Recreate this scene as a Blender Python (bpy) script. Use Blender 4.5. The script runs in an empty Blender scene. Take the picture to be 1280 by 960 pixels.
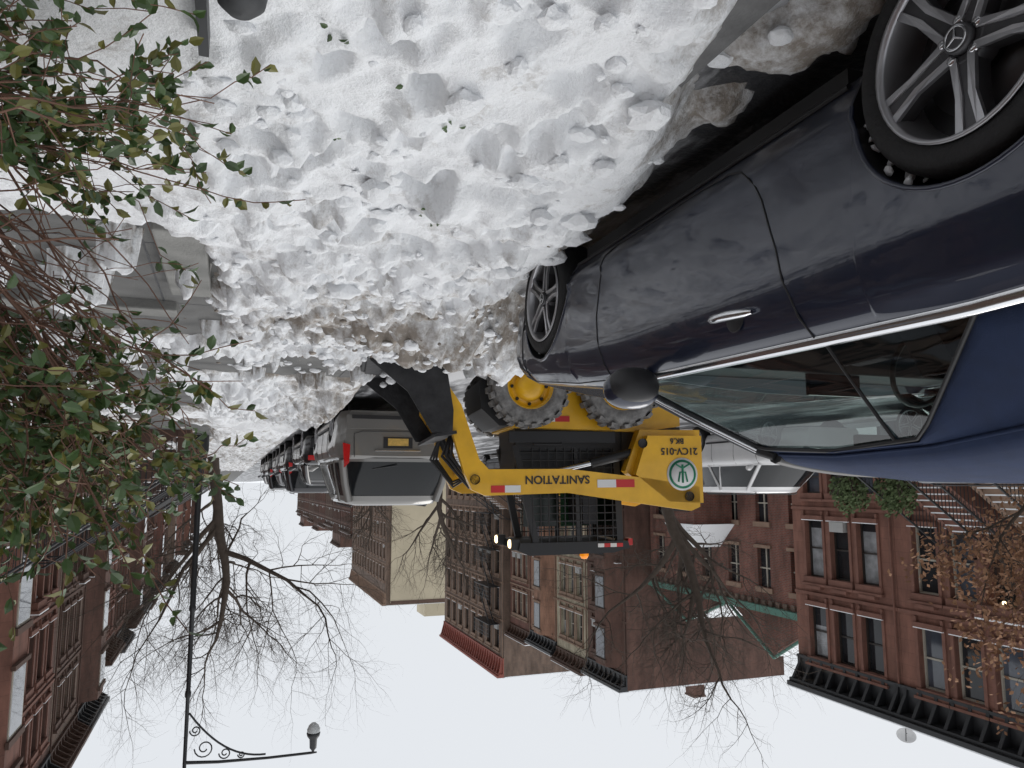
import bpy, math, random, bmesh
import numpy as np
from mathutils import Vector, Matrix, noise
random.seed(7)
scene=bpy.context.scene
R=math.radians
# ------------------------------------------------------------ materials
MATS={}
def M(name,col,rough=.6,metal=0.,var=.12,scale=3.,bump=0.,bscale=40.,coat=0.,emit=0.,spec=.5,det=4):
    if name in MATS: return MATS[name]
    m=bpy.data.materials.new(name); m.use_nodes=True
    nt=m.node_tree; b=nt.nodes['Principled BSDF']
    b.inputs['Roughness'].default_value=rough; b.inputs['Metallic'].default_value=metal
    b.inputs['Specular IOR Level'].default_value=spec
    b.inputs['Coat Weight'].default_value=coat; b.inputs['Coat Roughness'].default_value=.03
    tc=nt.nodes.new('ShaderNodeTexCoord')
    n=nt.nodes.new('ShaderNodeTexNoise'); n.inputs['Scale'].default_value=scale; n.inputs['Detail'].default_value=det
    nt.links.new(tc.outputs['Object'],n.inputs['Vector'])
    mx=nt.nodes.new('ShaderNodeMix'); mx.data_type='RGBA'
    mx.inputs[6].default_value=(*[max(0,c*(1-var*1.6)) for c in col],1)
    mx.inputs[7].default_value=(*[min(1,c*(1+var*1.6)) for c in col],1)
    nt.links.new(n.outputs['Fac'],mx.inputs[0]); nt.links.new(mx.outputs[2],b.inputs['Base Color'])
    if emit:
        b.inputs['Emission Color'].default_value=(*col,1); b.inputs['Emission Strength'].default_value=emit
    if bump:
        n2=nt.nodes.new('ShaderNodeTexNoise'); n2.inputs['Scale'].default_value=bscale; n2.inputs['Detail'].default_value=3
        nt.links.new(tc.outputs['Object'],n2.inputs['Vector'])
        bp=nt.nodes.new('ShaderNodeBump'); bp.inputs['Strength'].default_value=bump; bp.inputs['Distance'].default_value=.02
        nt.links.new(n2.outputs['Fac'],bp.inputs['Height']); nt.links.new(bp.outputs['Normal'],b.inputs['Normal'])
    MATS[name]=m; return m
def brickmat(name,c1,c2,mortar,bw=.21,bh=.075,ms=.012):
    if name in MATS: return MATS[name]
    m=M(name,c1,rough=.9)
    nt=m.node_tree; b=nt.nodes['Principled BSDF']
    g=nt.nodes.new('ShaderNodeNewGeometry'); s=nt.nodes.new('ShaderNodeSeparateXYZ'); c=nt.nodes.new('ShaderNodeCombineXYZ'); a=nt.nodes.new('ShaderNodeMath')
    nt.links.new(g.outputs['Position'],s.inputs[0]); nt.links.new(s.outputs['X'],a.inputs[0]); nt.links.new(s.outputs['Y'],a.inputs[1])
    nt.links.new(a.outputs[0],c.inputs['X']); nt.links.new(s.outputs['Z'],c.inputs['Y'])
    br=nt.nodes.new('ShaderNodeTexBrick'); br.inputs['Scale'].default_value=1
    br.inputs['Brick Width'].default_value=bw; br.inputs['Row Height'].default_value=bh; br.inputs['Mortar Size'].default_value=ms
    br.inputs['Color1'].default_value=(*c1,1); br.inputs['Color2'].default_value=(*c2,1); br.inputs['Mortar'].default_value=(*mortar,1)
    nt.links.new(c.outputs[0],br.inputs['Vector'])
    n=nt.nodes.new('ShaderNodeTexNoise'); n.inputs['Scale'].default_value=1.; n.inputs['Detail'].default_value=6; n.inputs['Roughness'].default_value=.65
    mp=nt.nodes.new('ShaderNodeMapping'); mp.inputs['Scale'].default_value=(1.6,1.6,.5); nt.links.new(g.outputs['Position'],mp.inputs[0])
    nt.links.new(mp.outputs[0],n.inputs['Vector'])
    mr=nt.nodes.new('ShaderNodeMapRange'); mr.inputs[1].default_value=.3; mr.inputs[2].default_value=.7; mr.inputs[3].default_value=.5; mr.inputs[4].default_value=1.35
    nt.links.new(n.outputs['Fac'],mr.inputs[0])
    vm=nt.nodes.new('ShaderNodeVectorMath'); vm.operation='SCALE'
    nt.links.new(br.outputs['Color'],vm.inputs[0]); nt.links.new(mr.outputs[0],vm.inputs['Scale'])
    nt.links.new(vm.outputs[0],b.inputs['Base Color'])
    return m
def glassmat(name,tint):
    m=bpy.data.materials.new(name); m.use_nodes=True; nt=m.node_tree; nt.nodes.clear()
    o=nt.nodes.new('ShaderNodeOutputMaterial'); t=nt.nodes.new('ShaderNodeBsdfTransparent'); g=nt.nodes.new('ShaderNodeBsdfGlossy')
    t.inputs[0].default_value=(*tint,1); g.inputs['Roughness'].default_value=.02
    f=nt.nodes.new('ShaderNodeLayerWeight'); f.inputs['Blend'].default_value=.5
    pw=nt.nodes.new('ShaderNodeMath'); pw.operation='POWER'; pw.inputs[1].default_value=3.5; nt.links.new(f.outputs['Facing'],pw.inputs[0])
    mr=nt.nodes.new('ShaderNodeMapRange'); mr.inputs[3].default_value=.10; mr.inputs[4].default_value=1
    nt.links.new(pw.outputs[0],mr.inputs[0])
    x=nt.nodes.new('ShaderNodeMixShader'); nt.links.new(mr.outputs[0],x.inputs[0]); nt.links.new(t.outputs[0],x.inputs[1]); nt.links.new(g.outputs[0],x.inputs[2])
    nt.links.new(x.outputs[0],o.inputs[0]); MATS[name]=m; return m
def snowmat(name):
    SC=(.87,.885,.905)
    m=M(name,SC,rough=.75,var=.0,scale=2,spec=.3,det=1)
    nt=m.node_tree; b=nt.nodes['Principled BSDF']
    g=nt.nodes.new('ShaderNodeNewGeometry')
    n=nt.nodes.new('ShaderNodeTexNoise'); n.inputs['Scale'].default_value=24; n.inputs['Detail'].default_value=6; n.inputs['Roughness'].default_value=.7
    nt.links.new(g.outputs['Position'],n.inputs['Vector'])
    bp=nt.nodes.new('ShaderNodeBump'); bp.inputs['Strength'].default_value=.6; bp.inputs['Distance'].default_value=.045
    nt.links.new(n.outputs['Fac'],bp.inputs['Height']); nt.links.new(bp.outputs['Normal'],b.inputs['Normal'])
    at=nt.nodes.new('ShaderNodeAttribute'); at.attribute_name='dirt'
    n2=nt.nodes.new('ShaderNodeTexNoise'); n2.inputs['Scale'].default_value=5; n2.inputs['Detail'].default_value=8; n2.inputs['Roughness'].default_value=.75
    nt.links.new(g.outputs['Position'],n2.inputs['Vector'])
    ad=nt.nodes.new('ShaderNodeMath'); ad.operation='MULTIPLY_ADD'; ad.inputs[1].default_value=.30
    nt.links.new(at.outputs['Fac'],ad.inputs[0]); nt.links.new(n2.outputs['Fac'],ad.inputs[2])
    mr=nt.nodes.new('ShaderNodeMapRange'); mr.inputs[1].default_value=.60; mr.inputs[2].default_value=.82; mr.inputs[4].default_value=.85
    nt.links.new(ad.outputs[0],mr.inputs[0])
    mx=nt.nodes.new('ShaderNodeMix'); mx.data_type='RGBA'; mx.inputs[6].default_value=(*SC,1); mx.inputs[7].default_value=(.20,.155,.11,1)
    nt.links.new(mr.outputs[0],mx.inputs[0]); nt.links.new(mx.outputs[2],b.inputs['Base Color'])
    return m
snow=snowmat('snow_mat'); snow2=M('snow_cap',(.84,.86,.88),rough=.8,var=.03,bump=.3,bscale=8)
asphalt=M('wet_asphalt',(.045,.046,.05),rough=.35,var=.4,scale=3,bump=.5,bscale=120)
paving=M('concrete_paving',(.115,.115,.112),rough=.65,var=.6,scale=2.6,bump=.3,bscale=90,det=9,spec=.3)
slab=M('stone_slab',(.20,.20,.19),rough=.8,var=.35,scale=5,bump=.3,bscale=60,det=9)
iron=M('black_iron',(.015,.016,.018),rough=.45)
tyre=M('tyre_rubber',(.02,.02,.021),rough=.8,bump=.3,bscale=60,var=.3,scale=12)
blackp=M('black_plastic',(.018,.018,.02),rough=.5)
chrome=M('chrome',(.75,.76,.78),rough=.15,metal=1,var=.02)
rimsil=M('rim_silver',(.46,.46,.48),rough=.32,metal=.8,var=.15,scale=12)
rimdk=M('rim_dark',(.085,.085,.09),rough=.4,metal=.5,var=.3,scale=12)
paint=M('car_paint_blueblack',(.014,.019,.042),rough=.35,metal=.35,var=.18,scale=2.5,coat=1.)
fabric=M('navy_fabric',(.012,.027,.078),rough=.9,var=.18,scale=14,bump=.35,bscale=500,det=8)
leather=M('interior_leather',(.04,.042,.05),rough=.6)
cglass=glassmat('car_glass',(.60,.68,.66))
yel=M('loader_yellow',(.80,.42,.012),rough=.38,var=.2,scale=5,coat=.3,det=8)
steel=M('worn_black_steel',(.030,.030,.032),rough=.6,metal=.2,var=.55,scale=8,bump=.4,bscale=20,spec=.3)
white=M('white_paint',(.75,.75,.74),rough=.5,var=.03); red=M('red_reflector',(.55,.02,.02),rough=.3)
green=M('green_logo',(.01,.2,.1),rough=.4)
dirtytyre=M('snowy_tyre',(.19,.185,.18),rough=.9,var=.62,scale=18,bump=.5,bscale=50,det=7)
lampon=M('lit_lamp',(1,.75,.4),emit=6); tail=M('tail_light',(.42,.012,.012),rough=.15,coat=1,emit=.12)
wdark=M('window_dark',(.02,.022,.025),rough=.06,spec=.5,var=.5,scale=.8); wlite=M('window_curtain',(.26,.27,.28),rough=.25,var=.5,scale=3,coat=.4)
wmid=M('window_blue',(.07,.08,.10),rough=.06,spec=.6,var=.5,scale=1,coat=.4); vglass=M('vehicle_window',(.012,.014,.016),rough=.08,spec=.4)
frameB=M('frame_dark',(.03,.025,.022),rough=.5); frameW=M('frame_cream',(.40,.37,.31),rough=.6)
bs1=brickmat('brownstone_red',(.20,.092,.066),(.185,.085,.061),(.13,.06,.045),1.1,.42,.006)
bs2=brickmat('brownstone_dark',(.12,.064,.048),(.11,.058,.044),(.08,.045,.035),1.0,.4,.006)
bs3=brickmat('brownstone_tan',(.30,.165,.11),(.28,.155,.105),(.2,.115,.08),1.1,.42,.006)
rb=brickmat('red_brick',(.20,.062,.042),(.14,.047,.034),(.14,.11,.09))
rb2=brickmat('brown_brick',(.17,.10,.068),(.13,.078,.055),(.15,.13,.11))
cream=brickmat('cream_brick',(.42,.37,.27),(.38,.33,.24),(.3,.27,.2))
tan=M('tan_stucco',(.46,.40,.29),rough=.9,var=.14,scale=.4,det=8)
trimR=M('brownstone_trim',(.175,.082,.060),rough=.9,var=.25,bump=.3,bscale=12); trimD=M('dark_trim',(.10,.06,.046),rough=.9,var=.2)
trimT=M('tan_trim',(.24,.16,.115),rough=.9,var=.25)
corn=M('black_cornice',(.018,.019,.021),rough=.5,var=.2); cornBr=M('brown_cornice',(.07,.035,.022),rough=.7); corR=M('red_cornice',(.25,.07,.05),rough=.7)
gtrim=M('green_copper',(.08,.19,.15),rough=.7,var=.2)
bark=M('bark',(.085,.066,.052),rough=.95,var=.3,scale=6,bump=.6,bscale=25); twigm=M('red_twig',(.17,.09,.062),rough=.8,var=.5,scale=12)
leafA=M('leaf_green',(.06,.105,.035),rough=.32,var=.55,scale=9,spec=.5); leafB=M('leaf_olive',(.16,.155,.04),rough=.4,var=.4,scale=9)
leafC=M('leaf_brown',(.29,.155,.085),rough=.8,var=.4,scale=5); leafD=M('ivy_green',(.09,.13,.05),rough=.7,var=.4,scale=5)
# ------------------------------------------------------------ mesh builder
class MB:
    def __init__(s): s.v=[];s.f=[];s.mi=[];s.sm=[];s.mats=[];s.T=None
    def add(s,vs,fs,mat,smooth=False):
        if mat not in s.mats: s.mats.append(mat)
        k=s.mats.index(mat); o=len(s.v)
        if s.T is not None: vs=[tuple(s.T@Vector(v)) for v in vs]
        s.v+= [tuple(v) for v in vs]
        for f in fs: s.f.append(tuple(i+o for i in f)); s.mi.append(k); s.sm.append(smooth)
    def box(s,x0,x1,y0,y1,z0,z1,mat):
        if x0>x1:x0,x1=x1,x0
        if y0>y1:y0,y1=y1,y0
        if z0>z1:z0,z1=z1,z0
        s.add([(x0,y0,z0),(x1,y0,z0),(x1,y1,z0),(x0,y1,z0),(x0,y0,z1),(x1,y0,z1),(x1,y1,z1),(x0,y1,z1)],
              [(0,3,2,1),(4,5,6,7),(0,1,5,4),(1,2,6,5),(2,3,7,6),(3,0,4,7)],mat)
    def prism(s,poly,y0,y1,mat,axis='y',smooth=False):
        n=len(poly)
        if axis=='y': vs=[(p[0],y0,p[1]) for p in poly]+[(p[0],y1,p[1]) for p in poly]
        elif axis=='x': vs=[(y0,p[0],p[1]) for p in poly]+[(y1,p[0],p[1]) for p in poly]
        else: vs=[(p[0],p[1],y0) for p in poly]+[(p[0],p[1],y1) for p in poly]
        s.add(vs,[tuple(range(n)),tuple(range(2*n-1,n-1,-1))],mat)
        s.add(vs,[(i,(i+1)%n,n+(i+1)%n,n+i) for i in range(n)],mat,smooth)
    def tube(s,pts,rad,n,mat,smooth=True,cap=True):
        pts=[Vector(p) for p in pts]
        if not hasattr(rad,'__len__'): rad=[rad]*len(pts)
        vs=[];prev=None
        for i,p in enumerate(pts):
            a=pts[max(0,i-1)];b=pts[min(len(pts)-1,i+1)];t=(b-a)
            if t.length<1e-9:t=Vector((0,0,1))
            t.normalize()
            if prev is None:
                prev=t.orthogonal().normalized()
            prev=prev-t*prev.dot(t)
            if prev.length<1e-6: prev=t.orthogonal()
            prev.normalize(); q=t.cross(prev)
            for k in range(n):
                an=2*math.pi*k/n; vs.append(p+(prev*math.cos(an)+q*math.sin(an))*rad[i])
        fs=[]
        for i in range(len(pts)-1):
            for k in range(n):
                fs.append((i*n+k,i*n+(k+1)%n,(i+1)*n+(k+1)%n,(i+1)*n+k))
        s.add(vs,fs,mat,smooth)
        if cap and n>3: s.add(vs,[tuple(range(n-1,-1,-1)),tuple(range(len(vs)-n,len(vs)))],mat)
    def lathe(s,prof,n,mat,c=(0,0,0),axis='x',smooth=True):
        vs=[]
        for r,h in prof:
            for k in range(n):
                a=2*math.pi*k/n; x,y=r*math.cos(a),r*math.sin(a)
                if axis=='x': vs.append((c[0]+h,c[1]+x,c[2]+y))
                elif axis=='y': vs.append((c[0]+x,c[1]+h,c[2]+y))
                else: vs.append((c[0]+x,c[1]+y,c[2]+h))
        fs=[(i*n+k,i*n+(k+1)%n,(i+1)*n+(k+1)%n,(i+1)*n+k) for i in range(len(prof)-1) for k in range(n)]
        s.add(vs,fs,mat,smooth)
    def obj(s,name,parent=None,loc=(0,0,0),rot=(0,0,0),bevel=0):
        me=bpy.data.meshes.new(name); me.from_pydata(s.v,[],s.f)
        for m in s.mats: me.materials.append(m)
        me.polygons.foreach_set('material_index',s.mi); me.polygons.foreach_set('use_smooth',s.sm); me.update()
        o=bpy.data.objects.new(name,me); scene.collection.objects.link(o)
        o.location=loc;o.rotation_euler=rot
        if parent: o.parent=parent
        if bevel:
            b=o.modifiers.new('bevel','BEVEL'); b.width=bevel; b.segments=2; b.limit_method='ANGLE'
        return o
def empty(name,loc=(0,0,0),rot=(0,0,0)):
    e=bpy.data.objects.new(name,None); scene.collection.objects.link(e); e.location=loc; e.rotation_euler=rot; e.empty_display_size=.3; return e
def interp(x,xs,ys): return float(np.interp(x,xs,ys))
# ------------------------------------------------------------ vehicles
PT=[0,.10,.20,.23,.5,.74,.78,.9,1.0]; PX=[-.085,-.035,-.012,-.026,-.010,0,-.010,-.03,-.085]
def shell(mb,mat,y0,y1,hw,zb,zc,sill,wheels,wz,Ra,cabin=None,NR=16,NT=5):
    ys=set(np.linspace(y0,y1,50).tolist())
    for d in (.02,.05,.1,.17,.26): ys|={y0+d,y1-d}
    for w in wheels:
        for a in np.linspace(0,math.pi,29): ys.add(w+math.cos(a)*Ra)
        ys|={w-Ra-.002,w+Ra+.002}
    if cabin: ys|={cabin[0],cabin[0]+.01,cabin[1],cabin[1]-.01}
    ys=sorted(ys); rings=[]
    def X(y,z):
        b=zb(y); t=(z-sill)/(b-sill); t=min(1,max(0,t))
        x=hw(y)+float(np.interp(t,PT,PX))
        for w in wheels: x+=.026*math.exp(-((y-w)/.42)**2)*max(0,1-abs(t-.45)/.5)
        return x
    for y in ys:
        zl=sill
        for w in wheels:
            d=abs(y-w)
            if d<=Ra+1e-6: zl=max(sill,wz+math.sqrt(max(0,Ra*Ra-d*d)))
        b=zb(y); h=[]
        for i in range(NR+1):
            z=zl+(b-zl)*i/NR; h.append((X(y,z),z))
        xs=h[-1][0]; incab=cabin and cabin[0]<y<cabin[1]
        for k in range(1,NT+1):
            f=k/NT
            if incab: h.append((xs*(1-f) if k>1 else xs-.1,b-.02 if k==1 else .5))
            else: h.append((xs*(1-f),b+(zc(y)-b)*math.sin(f*math.pi/2)))
        ring=h+[(-x,z) for x,z in reversed(h[:-1])]
        rings.append([(x,y,z) for x,z in ring])
    n=len(rings[0]); vs=[p for r in rings for p in r]
    fs=[(i*n+k,i*n+k+1,(i+1)*n+k+1,(i+1)*n+k) for i in range(len(rings)-1) for k in range(n-1)]
    mb.add(vs,fs,mat,True)
    mb.add(vs,[tuple(range(n)),tuple(range(len(vs)-1,len(vs)-n-1,-1))],mat)
    mb.add(vs,[(i*n,(i+1)*n,(i+1)*n+n-1,i*n+n-1) for i in range(len(rings)-1)],blackp)
    return X
def wheel(mb,x,y,z,r,side,w=.24,detail=False,spin=.2):
    s=side
    T=mb.T
    mb.T=(T if T is not None else Matrix.Identity(4))@Matrix.Translation((x,y,z))@Matrix.Diagonal((s,1,1,1))
    rr=r*.745; q=rr/.245
    mb.lathe([(rr,-w),(r*.93,-w),(r,-w+.03),(r,-.035),(r*.975,-.012),(r*.93,.0),(r*.86,.004),(rr*1.02,-.004),(rr,-.012)],48,tyre)
    mb.lathe([(rr*1.03,.001),(rr*1.03,.006),(rr*.985,.008),(rr*.965,-.01),(rr*.93,-.04),(rr*.9,-.15)],48,rimsil)
    mb.lathe([(rr*.93,-.12),(0.001,-.12)],32,blackp)
    mb.lathe([(rr*.70,-.105),(rr*.70,-.095),(rr*.28,-.095)],36,rimdk)
    mb.lathe([(rr*.30,-.07),(rr*.29,-.022),(rr*.24,-.012),(rr*.20,-.02),(.001,-.02)],24,rimdk)
    mb.lathe([(rr*.155,-.02),(rr*.155,.002),(rr*.13,.005),(.001,.004)],24,rimdk)
    mb.lathe([(rr*.13,.0055),(rr*.115,.007),(rr*.105,.0055)],24,chrome)
    if detail:
        for i in range(3):
            a=2*math.pi*i/3+.5; mb.tube([(.007,0,0),(.006,math.cos(a)*rr*.11,math.sin(a)*rr*.11)],[.004,.0015],4,chrome)
    for i in range(5):
        a=2*math.pi*i/5+math.pi/2+spin
        def P(rad,off,h): return (h,math.cos(a)*rad-math.sin(a)*off,math.sin(a)*rad+math.cos(a)*off)
        r0,r1=rr*.17,rr*.975
        def slb(pts,h1,mat):
            top=[P(u,v,hh) for u,v,hh in pts]; bot=[P(u,v,hh-h1) for u,v,hh in pts]; n=len(pts)
            mb.add(top+bot,[tuple(range(n))]+[(j,(j+1)%n,n+(j+1)%n,n+j) for j in range(n)],mat)
        slb([(r0,-.034*q,-.016),(r0,.034*q,-.016),(rr*.6,.026*q,-.010),(r1,.040*q,-.012),(r1,-.040*q,-.012),(rr*.6,-.026*q,-.010)],.05,rimdk)
        for sg in(1,-1):
            slb([(r0,sg*.036*q,-.010),(r0,sg*.016*q,-.010),(rr*.6,sg*.008*q,-.005),(r1,sg*.019*q,-.007),(r1,sg*.042*q,-.007),(rr*.6,sg*.028*q,-.005)],.012,rimsil)
        if detail:
            b=a+.63; mb.lathe([(.012,-.03),(.012,-.008),(.001,-.008)],8,chrome,c=(.0,math.cos(b)*rr*.21,math.sin(b)*rr*.21))
    mb.T=T
# --- convertible
def convertible():
    root=empty('convertible_car',(-2.575,1.28,0),(0,0,R(1.2)))
    W=.93
    def hw(y):
        e1=y+1.1; e2=3.73-y; f=W
        f-=.05*max(0,1-e1/1.2)**1.5*1.2+ .16*max(0,1-e1/.3)**2
        f-=.06*max(0,1-e2/1.3)**1.5+.22*max(0,1-e2/.3)**2
        return f
    zb=lambda y: interp(y,[-1.1,-1.0,-.7,.1,1.8,2.3,3.2,3.55,3.73],[.82,.93,.965,.99,.95,.92,.80,.70,.60])
    zc=lambda y: interp(y,[-1.1,-1.0,-.7,.1,1.8,2.2,3.2,3.55,3.73],[.86,.99,1.03,1.03,1.0,1.0,.90,.80,.68])
    mb=MB(); X=shell(mb,paint,-1.1,3.73,hw,zb,zc,.21,[0,2.87],.33,.368,cabin=(-.2,1.75))
    mb.obj('body',root)
    mb=MB(); mb.box(-.6,.6,-.9,3.4,.16,.48,blackp)
    mb.box(-.84,.84,.45,2.4,.15,.215,blackp); mb.obj('underbody',root)
    mb=MB()
    for s in (1,-1):
        wheel(mb,s*.925,0,.33,.335,s,detail=True,spin=.05); wheel(mb,s*.925,2.87,.33,.335,s,detail=True,spin=.35)
    mb.obj('wheels',root)
    mb=MB()
    for s in (1,-1):
        def seam(pts,r=.0038,mat=blackp,off=.0005):
            P=[]
            for i in range(len(pts)-1):
                for k in range(8):
                    t=k/8; y=pts[i][0]*(1-t)+pts[i+1][0]*t; z=pts[i][1]*(1-t)+pts[i+1][1]*t; P.append((s*(X(y,z)+off),y,z))
            y,z=pts[-1]; P.append((s*(X(y,z)+off),y,z)); mb.tube(P,r,6,mat)
        seam([(.64,.98),(.66,.88),(.72,.66),(.80,.46),(.86,.36),(.92,.31),(1.0,.285),(1.2,.27),(1.95,.27),(2.06,.30),(2.1,.4),(2.12,.6),(2.06,.93)])
        seam([(3.28,.76),(3.3,.5),(3.31,.35)])
        seam([(-.55,.95),(-.75,.7),(-.9,.5)])
        seam([(1.95,.93),(2.5,.885),(3.2,.785),(3.45,.72)],.003)
        P=[(X(y,zb(y)),y,zb(y)) for y in np.linspace(-.75,1.82,26)]
        vs=[]
        for x,y,z in P: vs+=[(s*(x+.010),y,z-.012),(s*(x+.012),y,z+.008),(s*(x-.004),y,z+.022),(s*(x-.03),y,z+.018)]
        mb.add(vs,[(i*4+j,i*4+j+1,(i+1)*4+j+1,(i+1)*4+j) for i in range(25) for j in range(3)],chrome,True)
        hy=.88
        P=[(s*(X(hy+t,.84)+.014+.03*math.sin(math.pi*(t+.02)/.26)),hy+t,.84-.012*t/.2) for t in np.linspace(-.02,.24,11)]
        mb.tube(P,[.008,.014,.017,.018,.018,.018,.018,.018,.017,.014,.008],8,chrome)
        mb.lathe([(.055,0),(.05,.004),(.001,.004)],20,blackp,c=(s*(X(hy+.1,.84)-.001),hy+.1,.835))
        P=[(s*(X(y,.235)+.003),y,.232) for y in np.linspace(.42,2.45,20)]
        mb.tube(P,.012,6,blackp)
        for wy in (0,2.87):
            P=[(s*(X(wy+.368*math.cos(a),.33+.368*math.sin(a))-.002),wy+.368*math.cos(a),.33+.368*math.sin(a)) for a in np.linspace(.0,math.pi,30)]
            mb.tube(P,.009,6,paint)
    mb.obj('trim',root)
    mb=MB()
    for s in (1,-1):
        for (c,d,mat) in (((s*1.01,1.60,1.03),(.12,.07,.085),paint),((s*1.01,1.575,1.015),(.11,.065,.08),blackp)):
            prof=[(math.sin(a),-math.cos(a)) for a in np.linspace(.001,math.pi-.001,13)]
            mb.T=Matrix.Translation(c)@Matrix.Rotation(s*.15,4,'Z')@Matrix.Diagonal((d[0],d[1],d[2],1)); 
            mb.lathe([(abs(r)**.75,h) for r,h in prof],22,mat,axis='x'); mb.T=None
        mb.tube([(s*.86,1.72,.95),(s*.95,1.66,.965),(s*.98,1.62,1.0)],[.03,.022,.02],8,blackp)
    mb.obj('side_mirrors',root)
    ry=[1.17,1.1,.95,.8,.6,.43,.42,.34,.26,.18,.09,.08,-.05,-.2,-.35,-.5,-.65,-.8]
    zt=lambda y: interp(y,[-.8,-.65,-.5,-.35,-.2,0,.25,.5,.8,1.05,1.17],[1.03,1.10,1.18,1.265,1.33,1.385,1.42,1.432,1.425,1.40,1.375])
    zr=lambda y: interp(y,[-.8,-.5,-.2,0,.4,.8,1.1,1.17],[1.015,1.10,1.21,1.265,1.315,1.33,1.315,1.30])
    xr=lambda y: interp(y,[-.8,-.4,0,.5,1.17],[.66,.64,.65,.655,.645])
    vs=[];n=None
    for y in ry:
        zbm=zr(y)-.012
        if y<=.42: zbm=interp(y,[.08,.42],[zb(.08)+.015,1.295])
        if y<.08: zbm=zb(y)+.018
        xb=interp(zbm,[1.0,1.31],[X(y,zb(y))-.005,xr(y)+.012])
        h=[]
        for i in range(5):
            t=i/5; h.append((xb+(xr(y)-xb)*t+.015*math.sin(math.pi*t),zbm+(zr(y)-zbm)*t))
        for k in range(9):
            a=k/8*math.pi/2; h.append((xr(y)*math.cos(a)**.62 if k<8 else 0,zr(y)+(zt(y)-zr(y))*math.sin(a)**.9))
        ring=h+[(-x,z) for x,z in reversed(h[:-1])]; n=len(ring); vs+=[(x,y,z) for x,z in ring]
    mb=MB(); mb.add(vs,[(i*n+k,i*n+k+1,(i+1)*n+k+1,(i+1)*n+k) for i in range(len(ry)-1) for k in range(n-1)],fabric,True)
    o=mb.obj('soft_top',root)
    so=o.modifiers.new('s','SOLIDIFY'); so.thickness=.012; so.offset=-1
    mb=MB()
    for s in(1,-1):
        P=[(s*(interp(z,[1.0,1.21],[X(-.2,zb(-.2))-.003,.652])+.008),-.30+.5*(z-1.0),z) for z in np.linspace(1.0,1.25,8)]; mb.tube(P,.005,5,fabric)
        P=[(s*.652,y,zr(y)+.006) for y in np.linspace(-.4,1.1,16)]; mb.tube(P,.006,5,fabric)
    mb.obj('soft_top_seams',root)
    mb=MB(); fr=MB()
    for s in (1,-1):
        top=lambda y: interp(y,[.08,.42,.8,1.17,1.30,1.84],[zb(.08)+.012,1.295,1.318,1.295,1.25,.99])
        yy=np.linspace(.08,1.84,24); vs=[]
        for y in yy:
            b=zb(y)+.005; t=top(y)
            for j in range(5):
                z=b+(t-b)*j/4; x=interp(z,[1.0,1.32],[X(y,zb(y))-.012,.655])+.012*math.sin(math.pi*min(1,max(0,(z-1.0)/.32)))
                vs.append((s*x,y,z))
        mb.add(vs,[(i*5+k,i*5+k+1,(i+1)*5+k+1,(i+1)*5+k) for i in range(23) for k in range(4)],cglass,True)
        fr.tube([(s*.85,1.95,.95),(s*.775,1.55,1.135),(s*.665,1.2,1.30),(s*.645,1.13,1.325)],[.03,.026,.024,.02],8,blackp)
        fr.tube([(s*.868,1.93,.955),(s*.792,1.53,1.14),(s*.682,1.19,1.305)],[.010]*3,6,chrome)
        fr.tube([(s*.845,.62,.97),(s*.76,.56,1.15),(s*.675,.52,1.30)],.006,6,blackp)
        P=[(s*(interp(top(y),[1.0,1.32],[X(y,zb(y))-.01,.66])+.003),y,top(y)+.002) for y in np.linspace(.08,1.2,20)]
        fr.tube(P,.008,6,blackp)
    vs=[]
    for j in range(7):
        t=j/6
        for k in range(13):
            u=-1+2*k/12; yb=1.93+.28*(1-u*u); yt=1.13+.10*(1-u*u)
            vs.append((u*(.845+(.645-.845)*t),yb+(yt-yb)*t,(.955+.03*(1-u*u))+((1.32+.05*(1-u*u))-.955-.03*(1-u*u))*t))
    mb.add(vs,[(i*13+k,i*13+k+1,(i+1)*13+k+1,(i+1)*13+k) for i in range(6) for k in range(12)],cglass,True)
    mb.obj('glass',root)
    P=[(u*.645,1.13+.10*(1-u*u),1.325+.05*(1-u*u)) for u in np.linspace(-1,1,13)]
    fr.tube(P,.03,8,blackp); fr.obj('window_frames',root)
    mb=MB()
    for sx in (-.37,.37):
        mb.box(sx-.25,sx+.25,.55,1.05,.45,.62,leather)
        mb.T=Matrix.Translation((sx,.58,.6))@Matrix.Rotation(R(15),4,'X')
        mb.prism([(-.24,0),(.24,0),(.25,.3),(.19,.5),(-.19,.5),(-.25,.3)],-.06,.06,leather)
        mb.prism([(-.13,.53),(.13,.53),(.12,.70),(-.12,.70)],-.05,.05,leather); mb.T=None
        mb.box(sx-.27,sx+.27,-.12,.12,.45,.86,leather)
    mb.box(-.78,.78,1.5,1.95,.6,.93,leather); mb.box(-.12,.12,.4,1.5,.45,.72,leather)
    ring=[(-.37+.18*math.cos(a),1.36+.06*math.sin(a),.90+.17*math.sin(a)) for a in np.linspace(0,2*math.pi,25)]
    mb.tube(ring,.014,6,blackp,cap=False); mb.box(-.09,.09,1.3,1.33,1.22,1.28,blackp)
    mb.box(-.15,.15,1.52,1.54,.9,1.03,wdark)
    mb.obj('interior',root,bevel=.03)
    mb=MB(); 
    for s in(1,-1):
        mb.box(s*.5,s*.8,-1.10,-1.04,.70,.80,tail); mb.box(s*.55,s*.78,3.5,3.62,.56,.66,wlite)
    mb.obj('lamps',root,bevel=.02)
    mb=MB(); rn=random.Random(8)
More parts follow.
